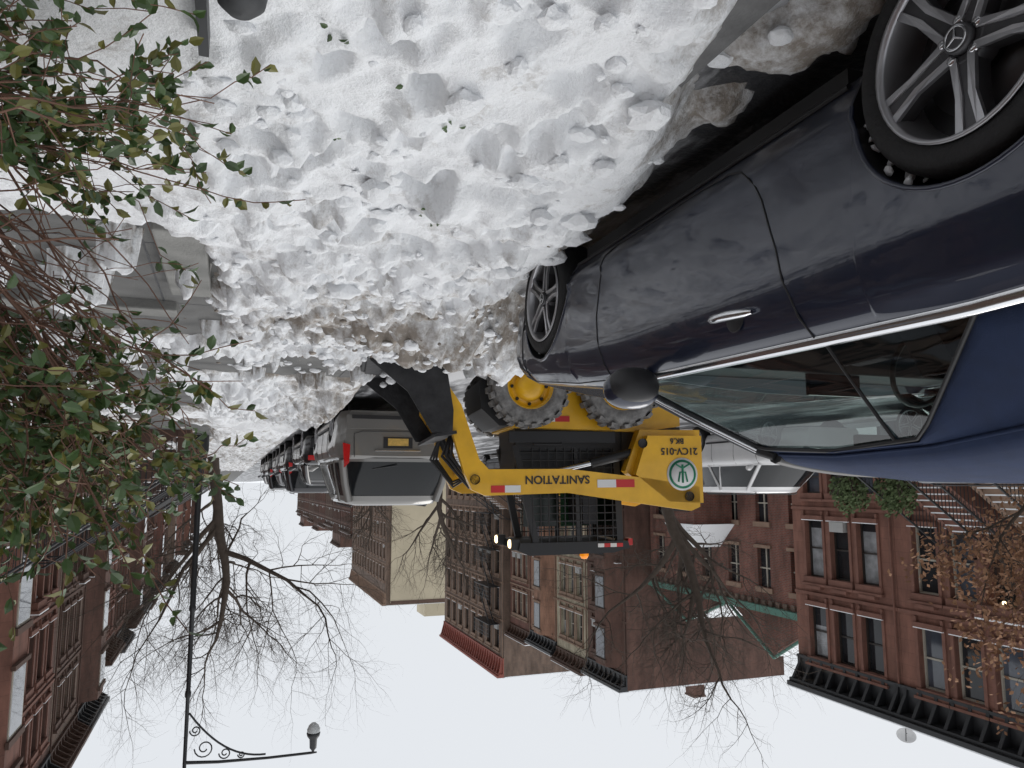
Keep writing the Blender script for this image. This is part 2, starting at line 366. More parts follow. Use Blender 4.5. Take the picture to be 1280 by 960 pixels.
    for q in range(26):
        wy=0 if q<18 else 2.87
        a=rn.uniform(.1,1.0) if q%3 else rn.uniform(2.6,3.3); rr=rn.uniform(.338,.362); c=(.895+rn.uniform(-.05,.0),wy+rr*math.cos(a),.33+rr*math.sin(a)); r=rn.uniform(.006,.016)
        mb.T=Matrix.Translation(c)@Matrix.Rotation(rn.uniform(0,6),4,(rn.random(),rn.random(),.3))@Matrix.Diagonal((1,1.7,.8,1))
        mb.lathe([(.001,-r),(r*.7,-r*.7),(r,0),(r*.6,r*.8),(.001,r)],6,snow)
    mb.T=None
    mb.obj('wheel_arch_snow',root)
convertible()
# --- generic vehicle
def vehicle(name,loc,rotz,L,W,H,zbelt,gh,colr,hood=.85,snowy=False,wr=.34,wag=False,metal=.4):
    root=empty(name,loc,(0,0,rotz)); W/=2
    body=M('paint_'+name+str(round(loc[1])),colr,rough=.3,metal=metal,coat=.8,var=.06)
    def hw(y):
        e1=y;e2=L-y; return W-.13*max(0,1-e1/.35)**2-.24*max(0,1-e2/.5)**2
    zb=lambda y: interp(y,[0,.06,.2,gh[3]-.1,gh[3]+.25,L-.35,L],[zbelt-.08,zbelt-.02,zbelt,zbelt-.03,hood+.05,hood-.08,hood-.28])
    zc=lambda y: zb(y)+interp(y,[0,.3,L-.4,L],[.01,.04,.06,.04])
    w1=.85 if L<4.9 else 1.0; w2=L-.92
    mb=MB(); X=shell(mb,body,0,L,hw,zb,zc,.24,[w1,w2],wr,wr+.05,NR=10,NT=3)
    mb.box(-W*.7,W*.7,.3,L-.3,.2,.6,blackp); mb.obj('body',root)
    mb=MB()
    for s in(1,-1):
        for w in(w1,w2): wheel(mb,s*(W-.01),w,wr,wr,s)
    mb.obj('wheels',root)
    y0,y1,y2,y3=gh; xb=W-.09; xt=W-.25
    def hull(z0,z1,k,mat,mb,grow=0):
        def sec(t):
            return (y0+(y1-y0)*t*t*.4+(y1-y0)*t*.6-grow, y3+(y2-y3)*t+grow, xb+(xt-xb)*(t**1.3 if t>0 else t)+grow)
        Z=lambda t: zbelt-.02+(H-.03-zbelt)*t
        vs=[]
        for t in np.linspace(z0,z1,k):
            a,b,x=sec(t); c=.12
            ring=[(x,a+c*1.2),(x,b-c*2.5),(x*.82,b-c*.6),(x*.4,b),(-x*.4,b),(-x*.82,b-c*.6),(-x,b-c*2.5),(-x,a+c*1.2),(-x*.88,a+.03),(-x*.4,a-.03),(x*.4,a-.03),(x*.88,a+.03)]
            vs+=[(p[0],p[1],Z(t)) for p in ring]
        n=12; mb.add(vs,[(i*n+j,i*n+(j+1)%n,(i+1)*n+(j+1)%n,(i+1)*n+j) for i in range(k-1) for j in range(n)],mat,True)
        return vs[-n:],sec
    g=MB(); hull(0,.93,6,vglass,g); g.obj('windows',root)
    g=MB(); top,sec=hull(.86,.975,3,body,g,.006)
    cx=(y1+y2)/2; m1=[(p[0]*.96,cx+(p[1]-cx)*.975,H-.015) for p in top]; m2=[(p[0]*.80,cx+(p[1]-cx)*.90,H+.012) for p in top]
    vs=list(top)+m1+m2
    g.add(vs,[(i*12+j,i*12+(j+1)%12,12+i*12+(j+1)%12,12+i*12+j) for i in range(2) for j in range(12)]+[tuple(range(24,36))],snow2 if snowy else body,True)
    hull(-.02,.06,2,body,g,.006)
    for s in(1,-1):
        for (ya,yb,r) in ((y0+.07,y1+.03,.07),(y3-.3,y2-.28,.045),((y0+y3)/2-.1,(y1+y2)/2-.1,.035)):
            g.tube([(s*(xb-.02),ya,zbelt-.02),(s*((xb*.45+xt*.55)-.0),ya*.45+yb*.55,zbelt+(H-zbelt)*.5),(s*(xt-.01),yb,H-.07)],r,6,body)
        if wag: g.tube([(s*(xb-.01),y0+1.15,zbelt-.02),(s*(xt+.01),y1+1.1,H-.06)],.04,6,body)
        g.tube([(s*(W-.03),y3-.45,zbelt+.02),(s*(W+.1),y3-.42,zbelt+.07),(s*(W+.16),y3-.42,zbelt+.08)],[.03,.07,.05],8,body)
        if wag: g.tube([(s*(xt-.10),y1+.3,H+.0),(s*(xt-.10),y1+.4,H+.035),(s*(xt-.10),y2-.2,H+.035),(s*(xt-.10),y2-.1,H)],.014,6,blackp)
    g.obj('roof_and_pillars',root)
    t=MB()
    for s in(1,-1):
        if wag: t.prism([(s*(W-.09),zbelt-.28),(s*(W-.21),zbelt-.25),(s*(W-.20),zbelt+.04),(s*(W-.125),zbelt+.12)],-.02,.13,tail)
        else: t.box(s*(W-.40),s*(W-.10),-.02,.10,zbelt-.22,zbelt-.10,tail)
        t.box(s*(W-.42),s*(W-.2),L-.22,L-.02,hood-.30,hood-.17,wlite)
        for q in (w1+wr+.3,(w1+w2)/2+.1,w2-wr-.15):
            t.tube([(s*(X(q,z)+.0005),q,z) for z in np.linspace(.32,zbelt-.02,8)],.005,5,blackp)
        t.box(s*(W-.005),s*(W+.012),w1+wr+.1,w2-wr-.1,.42,.46,blackp)
        t.tube([(s*(W-.28),-.012,zbelt-.05),(s*(W-.27),-.012,.62),(s*(W-.40),-.014,.58),(0,-.016,.57)],.006,5,blackp)
    t.box(-.17,.17,-.03,-.005,zbelt-.36,zbelt-.24,M('plate',(.62,.40,.10),var=.3,scale=20)) 
    t.box(-.24,.24,-.018,-.002,zbelt-.38,zbelt-.2,blackp)
    t.box(-W+.14,W-.14,-.07,.05,.32,.54,body if wag else blackp)
    t.box(-W+.22,W-.22,-.085,-.065,.32,.38,blackp)
    if wag:
        t.box(-.38,.38,-.03,-.002,zbelt-.17,zbelt-.15,chrome)
        t.tube([(0,y0-.05,zbelt+.08),(.4,y0+.02,zbelt+.14)],.012,5,blackp)
        t.box(-.12,.12,y1-.02,y1+.03,H-.12,H-.10,tail)
    t.obj('lamps_and_bumper',root,bevel=.02)
vehicle('minivan',(-2.58,12.6,0),R(1),5.1,1.98,1.78,1.05,(.06,.36,3.1,4.1),(.20,.195,.185),hood=.98,wag=True,metal=.15)
vehicle('parked_sedan',(-2.6,19.6,0),0,4.7,1.84,1.46,.95,(.5,1.2,2.6,3.4),(.012,.012,.015))
vehicle('parked_suv',(-2.6,25.8,0),0,4.7,1.9,1.72,1.02,(.1,.4,2.8,3.5),(.02,.02,.025),hood=.95,wag=True)
vehicle('parked_hatchback',(-2.6,32,0),0,4.3,1.8,1.5,.95,(.15,.6,2.3,3.1),(.2,.2,.21),wag=True)
vehicle('parked_suv',(-2.6,38.2,0),0,4.7,1.9,1.72,1.02,(.1,.4,2.8,3.5),(.03,.03,.035),hood=.95,wag=True,snowy=True)
vehicle('parked_sedan',(-2.6,45,0),0,4.7,1.84,1.46,.95,(.5,1.2,2.6,3.4),(.1,.1,.11))
vehicle('white_suv',(-12.0,17.6,0),R(180),4.6,1.86,1.64,1.0,(.1,.4,2.8,3.5),(.7,.7,.7),hood=.95,wag=True,metal=0)
vehicle('parked_hatchback',(-12.6,11.6,0),R(180),4.3,1.8,1.42,.93,(.15,.6,2.3,3.1),(.05,.06,.08),wag=True)
vehicle('parked_sedan',(-12.6,29,0),R(180),4.7,1.84,1.46,.95,(.5,1.2,2.6,3.4),(.3,.3,.32),snowy=True)
vehicle('parked_sedan',(-12.6,37,0),R(180),4.7,1.84,1.46,.95,(.5,1.2,2.6,3.4),(.04,.04,.05),snowy=True)
# --- skid steer loader
def loader():
    root=empty('skid_steer_loader',(-3.42,7.99,.02),(0,R(-.5),R(8)))
    fx=lambda x: x if x<1.0 else 1.0+(x-1.0)*.74
    F=lambda P:[(fx(a),b) for a,b in P]
    mb=MB()
    for x in(-.49,.49):
        for s in(1,-1):
            T=Matrix.Translation((x,s*.62,.42))@Matrix.Diagonal((1,s,1,1)); mb.T=T
            mb.lathe([(.24,.0),(.36,-.02),(.395,.04),(.395,.24),(.36,.29),(.27,.29),(.235,.26)],36,dirtytyre,axis='y')
            for k in range(18):
                mb.T=T@Matrix.Rotation(2*math.pi*k/18,4,'Y')
                for q in (0,1):
                    a=.0 if q else .17
                    vs=[(.39*math.cos(a+d*.5)*1.0,yy,.39*math.sin(a+d*.5)) for d in(0,.35) for yy in ((.02,.17) if q else (.14,.30))]
                    vo=[(.428*math.cos(a+d*.5),yy,.428*math.sin(a+d*.5)) for d in(.05,.3) for yy in ((.02,.17) if q else (.14,.285))]
                    mb.add(vs+vo,[(4,5,7,6),(0,1,5,4),(1,3,7,5),(3,2,6,7),(2,0,4,6)],dirtytyre)
            mb.T=T
            mb.lathe([(.25,.25),(.235,.27),(.21,.20),(.15,.18),(.14,.26),(.08,.28),(.001,.28)],28,yel,axis='y')
            for k in range(8):
                a=k*math.pi/4; mb.lathe([(.018,.18),(.018,.21),(.001,.21)],6,blackp,c=(.18*math.cos(a),0,.18*math.sin(a)),axis='y')
    mb.T=None; mb.obj('wheels',root)
    mb=MB()
    mb.prism([(-1.15,.28),(-1.25,.45),(-1.25,.80),(-.8,.86),(.62,.82),(.70,.32),(.6,.22),(-.9,.22)],-.58,.58,yel)
    mb.prism([(.60,.26),(.62,.80),(.74,.80),(.93,.62),(.96,.34),(.8,.24)],-.50,.50,blackp)
    mb.prism([(-1.3,.8),(-1.32,1.15),(-1.2,1.32),(-.62,1.36),(-.62,.8)],-.46,.46,blackp)
    for i in range(7): mb.box(-1.335,-1.315,-.35,.35,.85+i*.055,.875+i*.055,steel)
    for s in(1,-1):
        mb.prism([(-1.40,.85),(-1.38,1.55),(-1.25,1.66),(-.95,1.62),(-.55,1.28),(-.72,.85)],s*.60,s*.74,yel)
        mb.prism(F([(-1.32,1.66),(-1.22,1.70),(.10,1.50),(.95,1.52),(1.12,1.46),(1.22,1.30),(1.42,.80),(1.62,.58),(1.60,.42),(1.46,.40),(1.26,.62),(1.02,1.16),(.92,1.26),(.10,1.26),(-.75,1.36),(-1.32,1.45)]),s*.745,s*.86,yel)
        mb.tube([(-.95,s*.66,1.02),(-.2,s*.66,1.20)],.05,10,blackp); mb.tube([(-.2,s*.66,1.20),(.45,s*.70,1.34)],.028,10,chrome)
        mb.tube([(1.05,s*.66,1.22),(1.26,s*.66,.8)],.045,10,blackp)
        for (px,pz) in((-1.2,1.55),(1.5,.5),(-.7,1.0),(1.08,1.36)):
            mb.lathe([(.05,0),(.05,.02),(.001,.02)],12,blackp,c=(fx(px),s*.86 if s>0 else -.88,pz),axis='y')
        for k in range(3):
            mb.tube([(.85,s*(.70-.04*k),1.3),(1.08,s*(.68-.04*k),1.38+.03*k),(1.27+.04*k,s*(.66-.05*k),1.12),(1.24,s*(.6-.05*k),.85)],.017,6,blackp)
    mb.tube([(1.0,-.75,1.28),(1.0,.75,1.28)],.06,10,yel)
    mb.box(1.30,1.40,-.6,.6,.30,.72,blackp)
    mb.box(-.5,.66,-.60,-.585,.86,.98,blackp)
    mb.tube([(.1,-.55,.86),(.1,-.60,1.0),(.4,-.60,1.0),(.4,-.55,.86)],.014,5,blackp)
    mb.obj('chassis_and_boom',root,bevel=.012)
    mb=MB()
    mb.box(-.62,.56,-.44,.44,.82,1.06,blackp)
    mb.box(-.55,.56,-.40,.40,1.06,1.36,blackp)
    P={'fb':(.56,.42,1.0),'ft':(.34,.42,2.05),'rb':(-.55,.42,1.0),'rt':(-.58,.42,2.05)}
    for s in(1,-1):
        for a,b in(('fb','ft'),('rb','rt'),('ft','rt'),('fb','rb')):
            A,B=P[a],P[b]; mb.tube([(A[0],s*A[1],A[2]),(B[0],s*B[1],B[2])],.05,4,blackp,smooth=False)
        mb.tube([(-.1,s*.43,1.0),(-.12,s*.43,2.05)],.03,4,blackp,smooth=False)
        for i in range(12):
            z=1.08+i*.08; mb.tube([(-.55,s*.45,z),(.54-.2*(z-1),s*.45,z)],.008,4,blackp)
        for i in range(11):
            x=-.50+i*.088; mb.tube([(x,s*.452,1.02),(x,s*.452,2.03)],.008,4,blackp)
    mb.prism([(-.66,2.02),(-.68,2.09),(-.5,2.14),(.42,2.15),(.54,2.10),(.52,2.02)],-.47,.47,blackp)
    mb.box(-.3,.2,-.25,.25,.9,1.15,leather); mb.box(-.38,-.22,-.28,.28,1.1,1.85,leather)
    mb.box(-.57,-.55,-.40,.40,1.05,2.0,wdark)
    mb.box(-.5,-.15,.37,.375,1.4,1.9,M('cab_green_reflection',(.04,.16,.07),rough=.5))  # green-coloured panel stands in for the reflection in the cab glass
    mb.box(-.10,.30,.37,.375,1.4,1.9,M('cab_glass_dark',(.03,.05,.04),rough=.15))
    mb.tube([(.05,.2,1.2),(.18,.2,1.5)],.02,6,blackp); mb.tube([(.1,-.25,1.2),(.2,-.25,1.5)],.02,6,blackp)
    for s in(1,-1):
        mb.box(.52,.61,s*.30,s*.44,1.98,2.09,blackp); mb.lathe([(.045,.0),(.04,.015),(.001,.02)],14,lampon,c=(.61,s*.37,2.03))
        mb.box(-.73,-.68,s*.3,s*.42,2.0,2.07,red)
    for i in range(4): mb.box(-.6+i*.07,-.53+i*.07,-.476,-.472,2.04,2.08,white if i%2 else red)
    mb.lathe([(.05,0),(.05,.05),(.03,.08),(.001,.085)],14,M('amber_beacon',(.8,.25,.01),rough=.2,emit=.6),c=(-.25,-.2,2.14),axis='z')
    mb.obj('cab',root,bevel=.01)
    mb=MB()
    pr=F([(1.48,.92),(1.42,.70),(1.42,.35),(1.52,.14),(1.72,.04),(2.42,.02)])
    inn=F([(2.42,.045),(1.74,.07),(1.55,.17),(1.46,.37),(1.46,.69),(1.51,.90)])
    mb.T=Matrix.Translation((1.4,0,.5))@Matrix.Rotation(R(-9),4,'Y')@Matrix.Translation((-1.4,0,-.5))
    mb.prism(pr+inn,-.90,.90,steel)
    for s in(1,-1): mb.prism(F([(1.48,.92),(1.42,.70),(1.42,.35),(1.52,.14),(1.72,.03),(2.42,.01),(2.40,.10),(1.98,.45),(1.75,.88)]),s*.90,s*.93,steel)
    mb.box(fx(2.36),fx(2.47),-.93,.93,.005,.017,steel)
    mb.box(fx(1.42),fx(1.72),-.92,.92,.90,.93,steel)
    rn=random.Random(2)
    for q in range(40):
        r=rn.uniform(.02,.07); c=(fx(1.75)+rn.uniform(-.1,.3),rn.uniform(-.8,.8),.09+rn.uniform(0,.08))
        mb.lathe([(.001,-r),(r*.7,-r*.6),(r,0),(r*.6,r*.5),(.001,r*.7)],6,snow,c=c,axis='z')
    mb.obj('bucket',root,bevel=.006)
    mb=MB(); y=-.863
    for i,(a,b) in enumerate([(-.60,-.40),(-.40,-.20)]): mb.box(a,b,y,y-.004,1.37,1.45,red if i==0 else white)
    for i,(a,b) in enumerate([(.60,.76),(.76,.90)]): mb.box(a,b,y,y-.004,1.42,1.49,white if i==0 else red)
    mb.lathe([(.17,0),(.17,-.006),(.001,-.006)],32,white,c=(-1.13,-.862,1.32),axis='y')
    mb.lathe([(.150,-.007),(.150,-.009),(.001,-.009)],32,green,c=(-1.13,-.862,1.32),axis='y')
    mb.lathe([(.125,-.010),(.125,-.012),(.001,-.012)],32,white,c=(-1.13,-.862,1.32),axis='y')
    mb.tube([(-1.13,-.877,1.22),(-1.13,-.877,1.41)],.012,6,green)
    mb.tube([(-1.18,-.877,1.40),(-1.16,-.877,1.30),(-1.10,-.877,1.30),(-1.08,-.877,1.40)],.01,6,green)
    for s in(-1,1): mb.tube([(-1.13,-.877,1.26),(-1.13+s*.07,-.877,1.22)],.009,6,green)
    mb.prism([(-1.36,.92),(-1.36,1.62),(-.98,1.60),(-.62,1.32),(-.76,.92)],-.742,-.86,yel)
    for i in range(4): mb.box(.0+i*.16,.16+i*.16,-.583,-.588,.70,.76,white if i%2 else red)
    mb.obj('markings',root)
    for txt,x,z,sz in(('SANITATION',-.12,1.33,.115),('21CV-015',-1.31,1.05,.10),('BK.6',-1.16,.95,.08)):
        c=bpy.data.curves.new('txt','FONT'); c.body=txt; c.size=sz; c.extrude=.001; c.offset=.002; c.materials.append(blackp)
        o=bpy.data.objects.new('lettering',c); scene.collection.objects.link(o); o.parent=root; o.location=(x,-.868,z); o.rotation_euler=(R(90),0,0)
loader()
# ------------------------------------------------------------ buildings
def rowhouse(name,x0,face,y0,w,H,floors,bays,wall,trim,cor,frame,stoop=True,depth=11,corh=.9,ww=1.0,seed=0,escape=False,door=None,cornd=.55,bay=False):
    rnd=random.Random(seed); mb=MB()
    def B(d0,d1,ya,yb,za,zb,mat): mb.box(x0+face*d0,x0+face*d1,y0+ya,y0+yb,za,zb,mat)
    e=.006
    B(-depth,-.36,e,w-e,0,H-.05,wall); B(-depth-.0,-.1,.02,w-.02,H-.045,H+.03,snow2)
    mrg=.55; sp=(w-2*mrg)/bays; cs=[mrg+sp*(i+.5) for i in range(bays)]
    z=0
    for fi,(za,zb_) in enumerate(floors):
        B(-.36,0,e,w-e,z,za,wall)
        edges=[e]+[q for c in cs for q in(c-ww/2,c+ww/2)]+[w-e]
        for i in range(0,len(edges),2): B(-.36,0,edges[i],edges[i+1],za,zb_,wall)
        for bi,c in enumerate(cs):
            a,b=c-ww/2,c+ww/2
            isdoor=stoop and door is not None and fi==1 and bi==door
            if isdoor:
                B(-.30,-.24,a,b,za,zb_,frameB); B(-.24,-.22,a+.1,b-.1,za+.1,zb_-.7,cornBr); B(-.24,-.225,a+.1,b-.1,zb_-.55,zb_-.1,wdark)
                B(0,.28,a-.25,b+.25,zb_,zb_+.28,trim); B(0,.16,a-.22,a-.02,za,zb_,trim); B(0,.16,b+.02,b+.22,za,zb_,trim); B(0,.36,a-.32,b+.32,zb_+.28,zb_+.38,trim); B(0,.36,a-.3,b+.3,zb_+.38,zb_+.43,snow2)
                mb.lathe([(.001,0),(.05,.02),(.06,.08),(.001,.13)],10,lampon if face>0 and seed%2==0 else wlite,c=(x0+face*.05,y0+(a+b)/2,zb_-.18),axis='z')
                continue
            g=rnd.choice([wdark,wdark,wmid,wlite,wmid])
            B(-.34,-.24,a,b,za,zb_,wdark if g is wlite else g)
            if g is wlite: B(-.24,-.235,a+.05,b-.05,za+(zb_-za)*rnd.choice([.15,.4,.5]),zb_-.05,wlite)
            t=.06; B(-.24,-.17,a,a+t,za,zb_,frame);B(-.24,-.17,b-t,b,za,zb_,frame);B(-.24,-.17,a+t,b-t,za,za+t,frame);B(-.24,-.17,a+t,b-t,zb_-t,zb_,frame)
            m=(za+zb_)/2; B(-.24,-.18,a+t,b-t,m-.03,m+.03,frame)
            B(0,.13,a-.12,b+.12,za-.16,za,trim); B(.0,.125,a-.10,b+.10,za,za+.03,snow2)
            B(0,.10,a-.14,b+.14,zb_,zb_+.24,trim); B(0,.17,a-.2,b+.2,zb_+.24,zb_+.33,trim)
            if fi==1: B(0,.2,a+.1,b-.1,zb_+.33,zb_+.45,trim)
            B(0,.05,a-.12,a-.0,za,zb_,trim); B(0,.05,b,b+.12,za,zb_,trim)
            B(0,.09,a-.10,a,za-.34,za-.16,trim);B(0,.09,b,b+.10,za-.34,za-.16,trim)
            if rnd.random()<.15 and fi>0: B(-.17,.16,a+.12,b-.12,za+.04,za+.42,M('ac_unit',(.35,.35,.34)))
        z=zb_
    B(-.36,0,e,w-e,z,H-.04,wall)
    for fi in range(1,len(floors)): 
        zz=floors[fi][0]-.5; B(0,.06,e*2,w-e*2,zz,zz+.12,trim)
    c0=H-corh
    B(0,.12,e,w-e,c0,c0+.1,cor); B(0,.08,e,w-e,c0+.1,H-.28,cor); B(0,cornd-.12,e,w-e,H-.28,H-.16,cor); B(0,cornd,e,w-e,H-.16,H,cor); B(-.1,cornd-.03,e,w-e,H,H+.05,snow2)
    k=max(4,int(w/.62))
    for i in range(k+1):
        yy=.12+(w-.36)*i/k; 
        P=[(0,c0+.02),(.12,c0+.04),(.16,c0+.3),(cornd-.14,H-.29),(0,H-.29)]
        vs=[(x0+face*p[0],y0+yy,p[1]) for p in P]+[(x0+face*p[0],y0+yy+.12,p[1]) for p in P]
        mb.add(vs,[tuple(range(5)),tuple(range(9,4,-1))]+[(j,(j+1)%5,5+(j+1)%5,5+j) for j in range(5)],cor)
    mb.tube([(x0+face*.07,y0+.12,.3),(x0+face*.07,y0+.12,H-corh)],.04,5,trim)
    if stoop and door is not None:
        c=cs[door]; za=floors[1][0]; n=max(4,int(za/.19)); run=.27
        for i in range(n):
            d0=.9+(n-1-i)*run; B(0 if i==n-1 else d0,d0+run,c-.7,c+.7,0,za*(i+1)/n,trim); B(d0+.01,d0+run,c-.65,c+.65,za*(i+1)/n,za*(i+1)/n+.04,snow2)
        for s in(-1,1):
            yy=c+s*.82
            pts=[(x0+face*.05,y0+yy,za+.9),(x0+face*.9,y0+yy,za+.9),(x0+face*(.9+n*run),y0+yy,.95)]
            mb.tube(pts,.035,6,iron)
            P=[(0,0),(0,za+.1),(.9,za+.1),(.9+n*run,.15),(.9+n*run,0)]
            vs=[(x0+face*p[0],y0+yy-.1,p[1]) for p in P]+[(x0+face*p[0],y0+yy+.1,p[1]) for p in P]
            mb.add(vs,[tuple(range(5)),tuple(range(9,4,-1))]+[(j,(j+1)%5,5+(j+1)%5,5+j) for j in range(5)],trim)
            for i in range(n*2):
                d=.9+i*run/2; zz=za*(1-i/(2*n))+.1; mb.tube([(x0+face*d,y0+yy,zz-.05),(x0+face*d,y0+yy,zz+.8)],.012,4,iron)
            mb.box(x0+face*(.9+n*run)-.14,x0+face*(.9+n*run)+.14,y0+yy-.14,y0+yy+.14,0,1.1,trim)
    if bay:
        P=[(0,.5),(.8,1.1),(.8,w*.5-.1),(0,w*.5+.5)]
        vs=[(x0+face*p[0],y0+p[1],2.3) for p in P]+[(x0+face*p[0],y0+p[1],H-corh-.3) for p in P]
        mb.add(vs,[(0,1,2,3),(7,6,5,4),(0,1,5,4),(1,2,6,5),(2,3,7,6)],wall)
        for (za,zb_) in floors[1:]:
            B(.8,.83,1.2,w*.5-.2,za,zb_,frame); B(.83,.835,1.28,w*.5-.28,za+.08,zb_-.08,wmid)
            B(.8,.9,1.05,w*.5-.05,zb_,zb_+.2,trim); B(.8,.92,1.05,w*.5-.05,za-.14,za,trim)
    if escape:
        a,b=cs[0]-.9,cs[1]+.9
        for (za,zb_) in floors[1:]:
            B(.1,1.1,a,b,za-.12,za-.06,iron)
            for zz in(.35,.7,.95): B(1.07,1.1,a,b,za+zz-.08,za+zz-.05,iron)
            k=14
            for i in range(k+1): B(1.07,1.10,a+(b-a)*i/k-.01,a+(b-a)*i/k+.012,za-.06,za+.88,iron)
            mb.tube([(x0+face*.9,y0+a+.3,za-.1),(x0+face*.9,y0+b-.4,za-2.9)],.05,4,iron)
            mb.tube([(x0+face*.5,y0+a+.3,za-.1),(x0+face*.5,y0+b-.4,za-2.9)],.05,4,iron)
    B(-6.2,-5.4,w*.3,w*.3+.9,H,H+1.1,wall); B(-6.25,-5.35,w*.3-.05,w*.3+.95,H+1.1,H+1.2,trim)
    return mb.obj(name)
F3=[(.5,1.8),(2.85,5.1),(6.2,8.2)]
yy=-5.0; k=0
for w,wall,tr,dr in((5.2,bs2,trimD,0),(5.3,bs3,trimT,2),(5.2,bs1,trimR,0),(5.25,bs3,trimT,2),(5.25,bs1,trimR,0),(5.2,bs1,trimR,None)):
    rowhouse('brownstone_house',-22,1,yy,w,9.4,F3,3,wall,tr,corn,frameB if k%2 else frameW,seed=k,door=dr,stoop=dr is not None,corh=1.15,ww=.95,cornd=.65); yy+=w;k+=1
def hall():
    mb=MB(); x=-23.5; y0=26.6; y1=40.6
    mb.box(x-14,x-.4,y0,y1,0,7.2,rb); mb.box(x-.4,x,y0,y1,0,.8,trimD)
    wins=[y0+1.4+i*2.3 for i in range(6)]; ed=[y0]+[q for c in wins for q in(c-.45,c+.45)]+[y1]
    z=.8
    for (za,zb_) in((1.4,3.2),(4.4,6.2)):
        mb.box(x-.4,x,y0,y1,z,za,rb)
        for i in range(0,len(ed),2): mb.box(x-.4,x,ed[i],ed[i+1],za,zb_,rb)
        for c in wins:
            mb.box(x-.38,x-.2,c-.45,c+.45,za,zb_,wdark); mb.box(x-.2,x-.15,c-.03,c+.03,za,zb_,frameW); mb.box(x-.2,x-.14,c-.45,c+.45,za+.9,za+.96,frameW)
            mb.box(x,x+.1,c-.6,c+.6,za-.15,za,trimT); mb.box(x,x+.08,c-.6,c+.6,zb_,zb_+.22,trimT)
        z=zb_
    mb.box(x-.4,x,y0,y1,z,7.2,rb); mb.box(x,x+.25,y0,y1,7.0,7.3,gtrim)
    for i in range(28): mb.box(x,x+.12,y0+.1+i*.5,y0+.35+i*.5,6.75,7.0,rb2)
    for (a,b,h) in((y0,y0+6.5,1.9),(y0+6.7,y1,1.4)):
        m=(a+b)/2
        mb.prism([(a,7.3),(b,7.3),(m,7.3+h)],x-14,x-.3,snow2,axis='x'); mb.prism([(a+.2,7.3),(b-.2,7.3),(m,7.15+h)],x-.3,x-.05,rb,axis='x')
        for q in(a,b): mb.tube([(x+.0,q,7.3),(x+.0,m,7.35+h)],.08,4,gtrim)
    mb.box(x,x+2.2,y0+6,y0+8.2,0,3.4,rb); mb.box(x+2.2,x+2.25,y0+6.4,y0+7.8,.5,2.8,frameB); mb.prism([(y0+5.8,3.4),(y0+8.4,3.4),(y0+7.1,4.6)],x,x+2.4,snow2,axis='x')
    for i in range(26): mb.box(x+4.4,x+4.43,y0+i*.5,y0+i*.5+.03,0,1.5,iron)
    mb.box(x+4.38,x+4.45,y0,y1,1.4,1.45,iron)
    mb.obj('red_brick_church')
hall()
F4=[(.6,2.2),(3.4,5.7),(6.9,8.8),(9.9,11.7)]
yy=41
for i,(w,wall,tr,fr) in enumerate(((5.2,bs2,trimD,frameB),(5.0,cream,trimT,frameW),(5.0,bs3,trimT,frameB),(4.6,rb,trimT,frameW))):
    rowhouse('brownstone_house',-22,1,yy,w,13.3+.25*(i%2),F4,3,wall,tr,cornBr if i%2 else corn,fr,seed=20+i,door=(0,2)[i%2],ww=.9,bay=i in(0,2)); yy+=w
rowhouse('apartment_building',-21.5,1,61,18.5,17.0,[(.8,2.6),(4,5.9),(7,8.9),(10,11.9),(13,14.9)],8,rb2,trimT,corR,frameB,seed=31,stoop=False,corh=1.5,ww=1.1,escape=True,depth=16)
rowhouse('tan_apartment_building',-22,1,114,34,19,[(.8,2.8),(4,6),(7.2,9.2),(10.4,12.4),(13.6,15.6)],12,rb2,trimT,trimT,frameB,seed=33,stoop=False,corh=1.8,ww=1.2,depth=14)
mb=MB(); mb.box(-36.2,-22.6,113.5,113.95,0,18.6,tan); mb.box(-33,-28,115,120,19,21,tan)
mb.box(-36.2,-22.6,113.4,113.49,18.3,18.7,trimD)
mb.obj('stucco_party_wall')
yy=150
for i in range(9):
    rowhouse('brick_rowhouse',-22,1,yy,14,11+2.5*(i%3==1)+i%2,F4,6,(rb,bs2,rb2)[i%3],trimD,cornBr,frameB,seed=40+i,stoop=False); yy+=14
yy=-16
for i in range(26):
    w=6.0; H=13.4 if yy<44.5 else 11.6+.5*(i%3==0)
    rowhouse('brownstone_house',6.6,-1,yy,w-.02,H,[(.5,2.2),(3.3,5.7),(6.9,8.9),(10.0,11.6)] if H>13 else [(.5,2.2),(3.1,5.1),(6.3,8.0),(9.0,10.3)],3,(bs2,rb,bs1,bs2,rb2)[i%5],(trimD,trimD,trimR)[i%3],(corn,cornBr)[i%2],(frameB,frameW)[(i//2)%2],seed=70+i,door=(0,2)[i%2],ww=.95,stoop=(i>5),cornd=.8,bay=i%3==1); yy+=w
    if i==20: yy+=18
mb=MB(); mb.T=Matrix.Translation((-22.1,21.3,9.9))@Matrix.Rotation(R(-40),4,'Z')@Matrix.Rotation(R(-25),4,'Y')
mb.lathe([(.001,0),(.12,.01),(.22,.04),(.30,.09),(.31,.09),(.22,.02),(.001,-.02)],20,M('dish_grey',(.5,.5,.5)),axis='x'); mb.tube([(0,0,-.28),(.25,0,-.1),(.38,0,0)],.015,5,iron); mb.T=None
mb.tube([(-22.1,21.3,9.4),(-22.12,21.3,9.9)],.03,6,iron); mb.obj('satellite_dish')
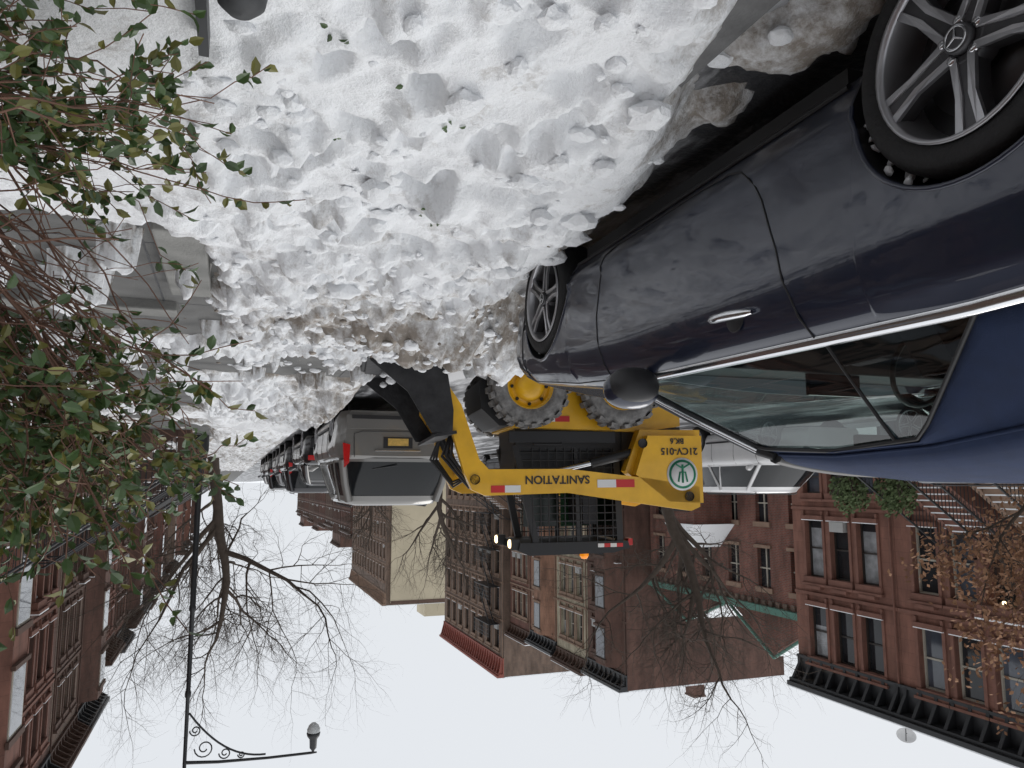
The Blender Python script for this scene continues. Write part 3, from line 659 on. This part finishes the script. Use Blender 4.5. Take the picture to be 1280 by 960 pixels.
# ------------------------------------------------------------ ground
mb=MB(); mb.add([(-700,-300,-.05),(700,-300,-.05),(700,1200,-.05),(-700,1200,-.05)],[(0,1,2,3)],snow2); mb.obj('ground')
rm=M('slushy_asphalt',(.05,.05,.055),rough=.4,bump=.5,bscale=30); nt=rm.node_tree; b=nt.nodes['Principled BSDF']
g=nt.nodes.new('ShaderNodeNewGeometry'); mp=nt.nodes.new('ShaderNodeMapping'); mp.inputs['Scale'].default_value=(1.2,.25,1)
nz=nt.nodes.new('ShaderNodeTexNoise'); nz.inputs['Scale'].default_value=1.3; nz.inputs['Detail'].default_value=9; nz.inputs['Roughness'].default_value=.65
nt.links.new(g.outputs['Position'],mp.inputs[0]); nt.links.new(mp.outputs[0],nz.inputs['Vector'])
cr=nt.nodes.new('ShaderNodeValToRGB'); cr.color_ramp.elements[0].position=.47; cr.color_ramp.elements[0].color=(.045,.046,.05,1); cr.color_ramp.elements[1].position=.60; cr.color_ramp.elements[1].color=(.62,.63,.65,1)
nt.links.new(nz.outputs['Fac'],cr.inputs[0]); nt.links.new(cr.outputs[0],b.inputs['Base Color'])
mb=MB(); mb.box(-14,-1.35,-60,600,-.2,0,rm); mb.obj('road')
mb=MB(); mb.box(-1.2,3.2,-60,500,-.2,.12,paving); mb.box(-1.35,-1.203,-60,500,-.2,.125,M('kerb_stone',(.12,.12,.12),rough=.8,var=.4,scale=6,bump=.4,bscale=50))
for i in range(12):
    mb.box(-1.2,3.2,3.0+i*1.5,3.012+i*1.5,.1,.1215,asphalt)
for xx in(.5,1.9): mb.box(xx,xx+.012,2,22,.1,.1222,asphalt)
mb.obj('sidewalk')
mb=MB(); mb.box(.17,.42,4.0,5.4,.10,.20,slab); mb.box(.42,3.1,5.95,6.2,.10,.19,slab); mb.obj('stone_step',bevel=.012)
mb=MB(); mb.box(-18.5,-14.003,-60,500,-.2,.12,snow2); mb.box(-22,-18.503,-60,500,-.2,.2,snow2); mb.obj('far_pavement')
mb=MB(); mb.box(3.203,6.6,-60,400,-.1,.22,snow2); mb.obj('front_yard')
sst=lambda a,b,x: (lambda t: t*t*(3-2*t))(np.clip((x-a)/(b-a),0,1))
def snowfield(name,x0,x1,y0,y1,dx,near):
    nx=int((x1-x0)/dx)+1; ny=int((y1-y0)/dx)+1
    xs=np.linspace(x0,x1,nx); ys=np.linspace(y0,y1,ny); X,Y=np.meshgrid(xs,ys)
    A=np.zeros_like(X);Bn=np.zeros_like(X);C=np.zeros_like(X);E=np.zeros_like(X);G=np.zeros_like(X)
    nf=noise.noise; nv=noise.voronoi; fb=noise.fractal
    for j in range(ny):
        for i in range(nx):
            x=X[j,i];y=Y[j,i]
            A[j,i]=nf((x*.9,y*.9,3)); Bn[j,i]=fb((x*2.6,y*2.6,7.),.9,2.1,5)
            a1=nf((x*3.5,y*3.5,1.)); a2=nf((x*3.5,y*3.5,9.))
            wx=x+.16*a1+.04*nf((x*13,y*13,1.)); wy=y+.16*a2+.04*nf((x*13,y*13,8.))
            if near:
                d=nv((wx*4.2,wy*5.2,0.))[0]; C[j,i]=d[1]-d[0]
                d=nv((wx*9.5,wy*12.,4.))[0]; G[j,i]=d[1]-d[0]
                E[j,i]=fb((x*12,y*12,2.),.8,2.2,3)
            else:
                d=nv((wx*3.,wy*3.,0.))[0]; C[j,i]=d[1]-d[0]
    rough=sst(2.2,5.0,Y+.5*A)
    rid=np.abs(Bn)
    H=.29+.05*A+(.048+.02*rough)*Bn-(.02+.045*rough)*np.exp(-(rid/.12)**2)+(.035+.06*rough)*np.clip(C*1.6,0,.8)*sst(-.35,.35,Bn)+.022*rough*np.clip(G*1.5,0,.8)+(.009+.005*rough)*E-.02
    H-=.11*sst(5.5,7.5,Y)*(1-sst(9.5,11,Y))*sst(-2.4,-1.8,X)
    edge=np.interp(Y,[0,1.2,1.6,2.0,2.4,2.8,3.6,4.7,5.2,5.8,7.4,8.2,10,12,14,60],[-1.22,-1.28,-1.38,-1.52,-1.68,-1.78,-1.80,-1.76,-1.9,-2.7,-3.0,-2.0,-1.7,-1.6,-1.6,-1.6])
    edge=edge+.08*A+.13*Bn
    mk=sst(0,.40,X-edge)**.65
    for(cx,cy,r,h) in((-1.52,1.85,.30,.16),(-1.48,1.45,.2,.12),(-1.62,2.25,.2,.14),(-1.48,1.1,.16,.10)):
        d=np.sqrt((X-cx)**2+(Y-cy)**2)/r+.75*Bn+.35*(1-C); H2=h*np.clip(1-d**2,0,1)**.5
        mk=np.maximum(mk,np.clip(H2/.3,0,1))
    if near:
        for(cx,cy,rx,ry,h) in((-1.5,5.5,.5,.55,.20),(-2.2,6.2,.8,.5,.14),(-1.9,10.4,.6,.5,.20),(-.6,4.2,.9,.9,.06),(-1.2,3.2,.35,1.4,.06),(-1.3,12,.6,2,.2),(.0,11,.5,1,.1)):
            H+=h*np.exp(-((X-cx)/rx)**2-((Y-cy)/ry)**2)*(1+.7*Bn)
        sm=sst(.1,.22,X)*(1-sst(3.0,3.5,Y)); H=H*(1-sm)+(.26+.03*A+.012*Bn+.09*sst(.1,1.2,X))*sm
        rn=random.Random(5)
        for q in range(100):
            cx=rn.uniform(-1.15,.05);cy=rn.uniform(1.1,5.0);an=rn.uniform(-.5,.5)+(0 if rn.random()<.6 else 1.2);dp=rn.uniform(.03,.10)
            sx=rn.uniform(.04,.07); sy=rn.uniform(.06,.13)
            u=(X-cx)*math.cos(an)+(Y-cy)*math.sin(an); v=-(X-cx)*math.sin(an)+(Y-cy)*math.cos(an)
            d=np.sqrt((u/sx)**2+(v/sy)**2)*(1+.25*Bn)
            H-=dp*(1-sst(.55,1.05,d)); H+=.014*np.exp(-((d-1.3)/.28)**2)
    H=np.maximum(H,.145+.012*E+.01*Bn)
    n1=.14*Bn+.05*A
    c1=sst(.02,.16,X-.02+n1)*sst(3.75,4.0,Y+n1)*(1-sst(7.1,7.4,Y+n1))*(1-sst(.42,.6,Bn+.3*A))
    c2=sst(-2.0,-1.7,X+n1)*sst(7.8,8.05,Y+n1)*(1-sst(9.4,9.7,Y+n1))*(1-sst(.35,.5,Bn-.3*A))
    c3=sst(.35,.6,X+n1)*sst(9.1,9.3,Y)*(1-sst(30,31,Y+n1))*sst(-.15,.15,A+.2)
    cl=np.maximum(np.maximum(c1,c2),c3)
    Z=H*mk-.04*(1-mk); Z=Z*(1-cl)+(.05)*cl
    Z=np.where(X>3.0,np.minimum(Z,.3),Z)
    dirt=.14+.95*np.exp(-((X+1.1)/1.1)**2-((Y-5.7)/1.3)**2)+.55*np.exp(-((X+1.2)/.9)**2-((Y-10.8)/2.5)**2)+.7*(1-sst(0,.42,X-edge))+.6*sst(.05,.4,cl)*(1-sst(.7,1,cl))+.35*sst(10,25,Y)
    me=bpy.data.meshes.new(name); V=np.stack([X,Y,Z],-1).reshape(-1,3)
    idx=np.arange(nx*ny).reshape(ny,nx); Fc=np.stack([idx[:-1,:-1],idx[:-1,1:],idx[1:,1:],idx[1:,:-1]],-1).reshape(-1,4)
    me.from_pydata(V.tolist(),[],Fc.tolist()); me.materials.append(snow)
    me.polygons.foreach_set('use_smooth',[True]*len(Fc))
    at=me.attributes.new('dirt','FLOAT','POINT'); at.data.foreach_set('value',np.clip(dirt,0,1).reshape(-1).astype(np.float32))
    me.update(); o=bpy.data.objects.new(name,me); scene.collection.objects.link(o)
    return lambda x,y: float(Z[min(ny-1,max(0,int((y-y0)/dx))),min(nx-1,max(0,int((x-x0)/dx)))])
hz=snowfield('snow_cover',-3.6,3.15,.5,14.0,.022,True)
hz2=snowfield('snow_cover',-1.7,3.15,14.0,70,.09,False)
mb=MB(); rn=random.Random(3)
bm=bmesh.new(); bmesh.ops.create_icosphere(bm,subdivisions=2,radius=1); IV=[v.co.copy() for v in bm.verts]; IF=[tuple(v.index for v in f.verts) for f in bm.faces]; bm.free()
dark=M('dirty_ice',(.22,.19,.16),rough=.6,var=.5,scale=20)
for q in range(1100):
    if rn.random()<.5: x=rn.gauss(-1.3,.6);y=rn.gauss(5.8,1.1)
    else: x=rn.uniform(-1.7,.2);y=rn.uniform(1.2,9)
    if x<-3.3 or y<1.2 or (x<-1.70 and y<5.2): continue
    r=abs(rn.gauss(0,.02))+.008; z=hz(x,y)
    if z<.06: 
        if rn.random()<.6: continue
        z=.12 if x>-1.3 else 0
    s=rn.uniform(0,99); sc=(rn.uniform(.8,1.5),rn.uniform(.8,1.4),rn.uniform(.5,.9))
    mb.add([(x+v.x*r*sc[0]*(1+.6*noise.noise(v*2.1+Vector((s,0,0)))),y+v.y*r*sc[1]*(1+.6*noise.noise(v*2.1+Vector((s,5,0)))),z+r*.2+v.z*r*sc[2]) for v in IV],IF,dark if (rn.random()<.22 and r<.03 and (y>4.9 or x<-1.3)) else snow,False)
mb.obj('snow_clods')
mb=MB(); mb.box(.10,.125,.8,2.02,.2,.335,iron); mb.obj('iron_edging')
mb=MB(); mb.lathe([(.04,.1),(.04,.22),(.055,.24),(.062,.28),(.055,.32),(.03,.345),(.001,.35)],20,M('bollard_grey',(.05,.052,.055),rough=.7,var=.4,scale=25),c=(.025,1.80,-.015),axis='z'); mb.obj('bollard')
mb=MB()
for i in range(240):
    y=5+i*.16; mb.tube([(3.25,y,.12),(3.25,y,1.12),(3.25,y,1.2)],[.011,.011,.002],4,iron)
for z in(.3,1.05): mb.box(3.235,3.265,5,43.4,z,z+.03,iron)
for i in range(14): mb.box(3.21,3.29,5+i*2.9,5.08+i*2.9,.1,1.3,iron)
mb.obj('iron_fence')
for (x,y) in((-3.9,40),(-4.2,47),(-3.8,54)):
    mb=MB(); mb.box(-.25,.25,-.25,.25,0,.04,blackp); mb.lathe([(.2,.04),(.12,.5),(.05,1.0),(.001,1.02)],14,M('cone_orange',(.8,.15,.02),rough=.5),axis='z'); mb.lathe([(.145,.40),(.105,.62)],14,white,axis='z'); mb.obj('traffic_cone',loc=(x,y,0.005))
# ------------------------------------------------------------ street lamp
mb=MB(); 
mb.lathe([(.20,.1),(.20,.5),(.17,.6),(.13,.9),(.10,1.2),(.075,1.5),(.07,4.5),(.085,4.52),(.085,4.6),(.062,4.65),(.055,6.6),(.075,6.65),(.075,6.75),(.05,6.8),(.045,8.5),(.06,8.55),(.03,8.65),(.03,8.75),(.001,8.85)],14,iron,axis='z')
mb.tube([(0,0,8.35),(-.8,0,8.42),(-2.0,0,8.46),(-3.1,0,8.46),(-3.25,0,8.46)],[.045,.04,.035,.035,.02],8,iron)
sc=[(-1.9+1.9*(t),0,8.36-1.2*(t**2.2)) for t in np.linspace(0,1,14)]; mb.tube([(p[0]-.05,0,p[2]) for p in sc],.025,6,iron)
for (cx,cz,r0) in((-.45,8.05,.24),(-.95,8.22,.15),(-1.35,8.3,.09),(-.22,7.6,.14)):
    mb.tube([(cx+r0*(1-t*.75)*math.cos(t*9),0,cz+r0*(1-t*.75)*math.sin(t*9)) for t in np.linspace(0,1,22)],.018,5,iron)
mb.lathe([(.02,8.46),(.04,8.40),(.09,8.34),(.10,8.12),(.16,8.04),(.18,7.96),(.17,7.94)],18,iron,c=(-3.15,0,0),axis='z')
mb.lathe([(.165,7.95),(.17,7.86),(.12,7.76),(.05,7.70),(.001,7.69)],18,M('lamp_glass',(.6,.62,.62),rough=.2),c=(-3.15,0,0),axis='z')
mb.obj('street_lamp',loc=(.77,22,.05))
# ------------------------------------------------------------ trees
def grow(mb,rnd,p,d,L,r,lev,maxl,up,tips,mat,sp,kd):
    n=4 if lev<4 else 3; pts=[p];rad=[r];q=p.copy();dd=d.copy()
    for i in range(n):
        dd=(dd+Vector((rnd.gauss(0,1),rnd.gauss(0,1),rnd.gauss(0,1)))*(.10+.045*lev)+Vector((0,0,up*(.04 if lev<2 else .08)))).normalized()
        q=q+dd*(L/n); pts.append(q.copy()); rad.append(r*(1-(.30 if lev==0 else .60)*(i+1)/n))
    mb.tube(pts,rad,9 if lev==0 else 7 if lev==1 else 4 if lev==2 else 3,mat,cap=False)
    if lev>=maxl: tips.append((pts[-1],dd)); return
    kids=rnd.choice(kd)
    for k in range(kids):
        f=(.55+.45*(k+rnd.random())/kids) if lev==0 else (.22+.78*(k+rnd.random())/kids); f=min(.999,f)
        i=int(f*n); t=f*n-i; a=pts[i].lerp(pts[min(n,i+1)],t); rr=rad[i]*(1-t)+rad[min(n,i+1)]*t
        ax=dd.orthogonal().normalized(); ax.rotate(Matrix.Rotation(rnd.uniform(0,6.283),3,dd))
        nd=(dd*rnd.uniform(.6,1.0)+ax*rnd.uniform(.6,1.0)*sp).normalized()
        grow(mb,rnd,a,nd,L*rnd.uniform(.5,.78)*(1.0 if lev else 1.2),rr*rnd.uniform(.5,.72),lev+1,maxl,up,tips,mat,sp,kd)
    grow(mb,rnd,pts[-1],dd,L*.68,rad[-1],lev+1,maxl,up,tips,mat,sp,kd)
def tree(name,loc,trunk,r,seed,maxl=5,up=1.,lean=(0,0),leaves=None,ln=0,sp=1.,kd=(4,5)):
    rnd=random.Random(seed); mb=MB(); tips=[]
    grow(mb,rnd,Vector((0,0,-.1)),Vector((lean[0],lean[1],1)).normalized(),trunk,r,0,maxl,up,tips,bark,sp,kd)
    if leaves:
        for t,d in tips:
            for k in range(ln):
                c=t+Vector((rnd.gauss(0,.13),rnd.gauss(0,.13),rnd.gauss(0,.13))); a=Vector((rnd.gauss(0,1),rnd.gauss(0,1),rnd.gauss(0,1))).normalized(); b=a.orthogonal().normalized()
                s=rnd.uniform(.04,.07); mb.add([c-a*s,c+b*s*.5,c+a*s,c-b*s*.5],[(0,1,2,3)],leaves)
    return mb.obj(name,loc=loc)
tree('bare_tree',(.75,35,.1),4.8,.24,11,5,sp=1.2,kd=(5,5,4))
tree('bare_tree',(-13.2,22.5,.1),4.0,.22,33,5,up=.7,lean=(.05,0),sp=1.7,kd=(5,5,4))
tree('bare_tree',(.9,62,.1),4.6,.26,14,4)
tree('bare_tree',(-13.6,52,.1),4.2,.24,15,4)
tree('bare_tree',(-13.6,80,.1),4.2,.24,16,4)
tree('oak_tree',(-13.8,10.15,.1),2.3,.11,17,4,leaves=leafC,ln=8,sp=1.15)
for (py) in (17.6,19.4):
    mb=MB(); rn=random.Random(py)
    mb.lathe([(.3,0),(.38,.6),(.42,.62),(.36,.62),(.001,.58)],16,trimT,axis='z')
    for q in range(1100):
        v=Vector((rn.gauss(0,1),rn.gauss(0,1),rn.gauss(0,1))).normalized()*rn.random()**.5; c=Vector((v.x*.45,v.y*.75,1.2+v.z*.65+.15*math.sin(v.y*7))); a=Vector((rn.gauss(0,1),rn.gauss(0,1),rn.gauss(0,1))).normalized(); b=a.orthogonal(); s=rn.uniform(.03,.055)
        mb.add([c-a*s,c+b*s,c+a*s,c-b*s],[(0,1,2,3)],leafD)
    for q in range(8): mb.tube([(0,0,.5),(rn.uniform(-.4,.4),rn.uniform(-.6,.6),1.3)],.02,4,bark)
    mb.obj('evergreen_shrub',loc=(-18.4,py,.5))
# ------------------------------------------------------------ foreground hedge
mb=MB(); rn=random.Random(21)
def leaf(c,d,s,mat):
    d=d.normalized(); u=Vector((rn.gauss(0,1),rn.gauss(0,1),rn.gauss(0,1)+.8)); b=d.cross(u).normalized(); nn=b.cross(d).normalized()
    w=s*.30; tip=c+d*s+nn*s*-.12
    P=[c,c+d*s*.3+b*w*.85+nn*w*.35,c+d*s*.65+b*w*.9+nn*w*.3,tip,c+d*s*.65-b*w*.9+nn*w*.3,c+d*s*.3-b*w*.85+nn*w*.35,c+d*s*.33,c+d*s*.66-nn*s*.03]
    mb.add(P,[(0,1,6),(1,2,7,6),(2,3,7),(3,4,7),(4,5,6,7),(5,0,6)],mat,False)
def twig(p0,p1,p2,r0,r1,n=8,wob=.009):
    pts=[]
    for i in range(n+1):
        t=i/n; p=p0*(1-t)**2+p1*2*t*(1-t)+p2*t*t
        if 0<i<n: p=p+Vector((rn.gauss(0,wob),rn.gauss(0,wob),rn.gauss(0,wob)))
        pts.append(p)
    mb.tube(pts,[r0+(r1-r0)*i/n for i in range(n+1)],5,twigm,cap=False); return pts
def branch(root,tip,lift,r,f0,nsub,nl):
    mid=(root+tip)/2+lift; pts=twig(root,mid,tip,r,r*.3,10)
    for k in range(nsub):
        f=f0+(1-f0)*(k+rn.random())/nsub; i=min(9,int(f*10)); p=pts[i].lerp(pts[i+1],rn.random()); d=(pts[i+1]-pts[i]).normalized()
        sd=(d*.7+Vector((rn.gauss(0,.6),rn.gauss(0,.6),rn.gauss(0,.5)))).normalized(); L=rn.uniform(.10,.28)
        q=twig(p,p+sd*L*.5+Vector((0,0,.01)),p+sd*L+Vector((rn.gauss(0,.03),0,rn.gauss(0,.04))),r*.32,.0012,4)
        for m in range(nl):
            t=rn.uniform(.25,1)*4; a=int(min(3,t)); c=q[a].lerp(q[a+1],t-a); ld=(sd*.6+Vector((rn.gauss(0,1),rn.gauss(0,1),rn.gauss(0,.8)))*.7)
            leaf(c,ld,rn.uniform(.024,.046),leafA if rn.random()<.66 else leafB)
for q in range(72):
    root=Vector((rn.uniform(.75,1.25),rn.uniform(1.5,2.3),rn.uniform(.25,.75)))
    x=.03+.90*rn.random()**.85
    tip=Vector((x,rn.uniform(1.7,2.7),rn.uniform(1.16,1.50)+.18*x))
    branch(root,tip,Vector((-.10+rn.gauss(0,.05),0,.0+rn.gauss(0,.06))),rn.uniform(.004,.0075),.66,9,8)
for q in range(46):
    root=Vector((rn.uniform(.8,1.2),rn.uniform(1.5,2.1),rn.uniform(.3,.85)))
    tip=Vector((rn.uniform(.22,.8),rn.uniform(1.7,2.4),rn.uniform(.8,1.25)))
    branch(root,tip,Vector((-.05,0,.12+rn.gauss(0,.06))),rn.uniform(.003,.007),.6,3,0 if q%3 else 1)
for q in range(34):
    root=Vector((rn.uniform(.8,1.2),rn.uniform(1.5,2.2),rn.uniform(.35,.7)))
    tip=Vector((rn.uniform(.04,.6),rn.uniform(1.6,2.2),rn.uniform(.36,.74)))
    branch(root,tip,Vector((0,0,.08)),rn.uniform(.003,.005),.4,6,8)
for q in range(14): twig(Vector((1.2+rn.gauss(0,.1),1.9,.1)),Vector((1.15,1.9,.4)),Vector((rn.uniform(.75,1.2),rn.uniform(1.5,2.3),rn.uniform(.4,.8))),.014,.006)
mb.obj('hedge')
mb=MB()
for (x,y) in((-.62,2.3),(-.45,2.05),(-.7,2.9),(-.3,2.6),(-.2,1.9)):
    for k in range(4):
        xx=x+rn.gauss(0,.02);yy2=y+rn.gauss(0,.02)
        leaf(Vector((xx,yy2,hz(xx,yy2)+.008)),Vector((rn.gauss(0,1),rn.gauss(0,1),.1)),.026,leafA)
mb.obj('fallen_leaves')
# ------------------------------------------------------------ world, sun, camera
w=bpy.data.worlds.new('World'); scene.world=w; w.use_nodes=True; nt=w.node_tree; bg=nt.nodes['Background']
sky=nt.nodes.new('ShaderNodeTexSky'); sky.sky_type='NISHITA'; sky.sun_disc=False; sky.sun_elevation=R(48); sky.sun_rotation=R(-51); sky.dust_density=5
tc=nt.nodes.new('ShaderNodeTexCoord'); sp=nt.nodes.new('ShaderNodeSeparateXYZ'); nt.links.new(tc.outputs['Generated'],sp.inputs[0])
mr=nt.nodes.new('ShaderNodeMapRange'); mr.inputs[1].default_value=.35; mr.inputs[2].default_value=1; nt.links.new(sp.outputs['Z'],mr.inputs[0])
cr=nt.nodes.new('ShaderNodeMix'); cr.data_type='RGBA'; cr.inputs[6].default_value=(7.9,8.2,8.6,1); cr.inputs[7].default_value=(13.0,13.1,13.3,1); nt.links.new(mr.outputs[0],cr.inputs[0])
mx=nt.nodes.new('ShaderNodeMix'); mx.data_type='RGBA'; mx.inputs[0].default_value=.97; nt.links.new(sky.outputs[0],mx.inputs[6]); nt.links.new(cr.outputs[2],mx.inputs[7])
nt.links.new(mx.outputs[2],bg.inputs['Color']); bg.inputs['Strength'].default_value=.1
l=bpy.data.lights.new('sun','SUN'); l.energy=.8; l.angle=R(28); l.color=(1,.975,.94); lo=bpy.data.objects.new('sun',l); scene.collection.objects.link(lo)
sd=Vector((-.55,.45,.8)); lo.rotation_euler=sd.to_track_quat('Z','Y').to_euler()
p=R(7.4); yw=R(20)
Fv=Vector((-math.sin(yw)*math.cos(p),math.cos(yw)*math.cos(p),-math.sin(p))); Rv=Vector((math.cos(yw),math.sin(yw),0)); Uv=Rv.cross(Fv)
cam=bpy.data.cameras.new('camera'); cam.lens=27; cam.sensor_width=36; cam.clip_end=3000; cam.clip_start=.05
co=bpy.data.objects.new('camera',cam); scene.collection.objects.link(co)
m=Matrix((-Rv,-Uv,-Fv)).transposed().to_4x4(); m.translation=Vector((0,0,1.43)); co.matrix_world=m
scene.camera=co
scene.view_settings.view_transform='Standard'; scene.view_settings.look='None'; scene.view_settings.exposure=0
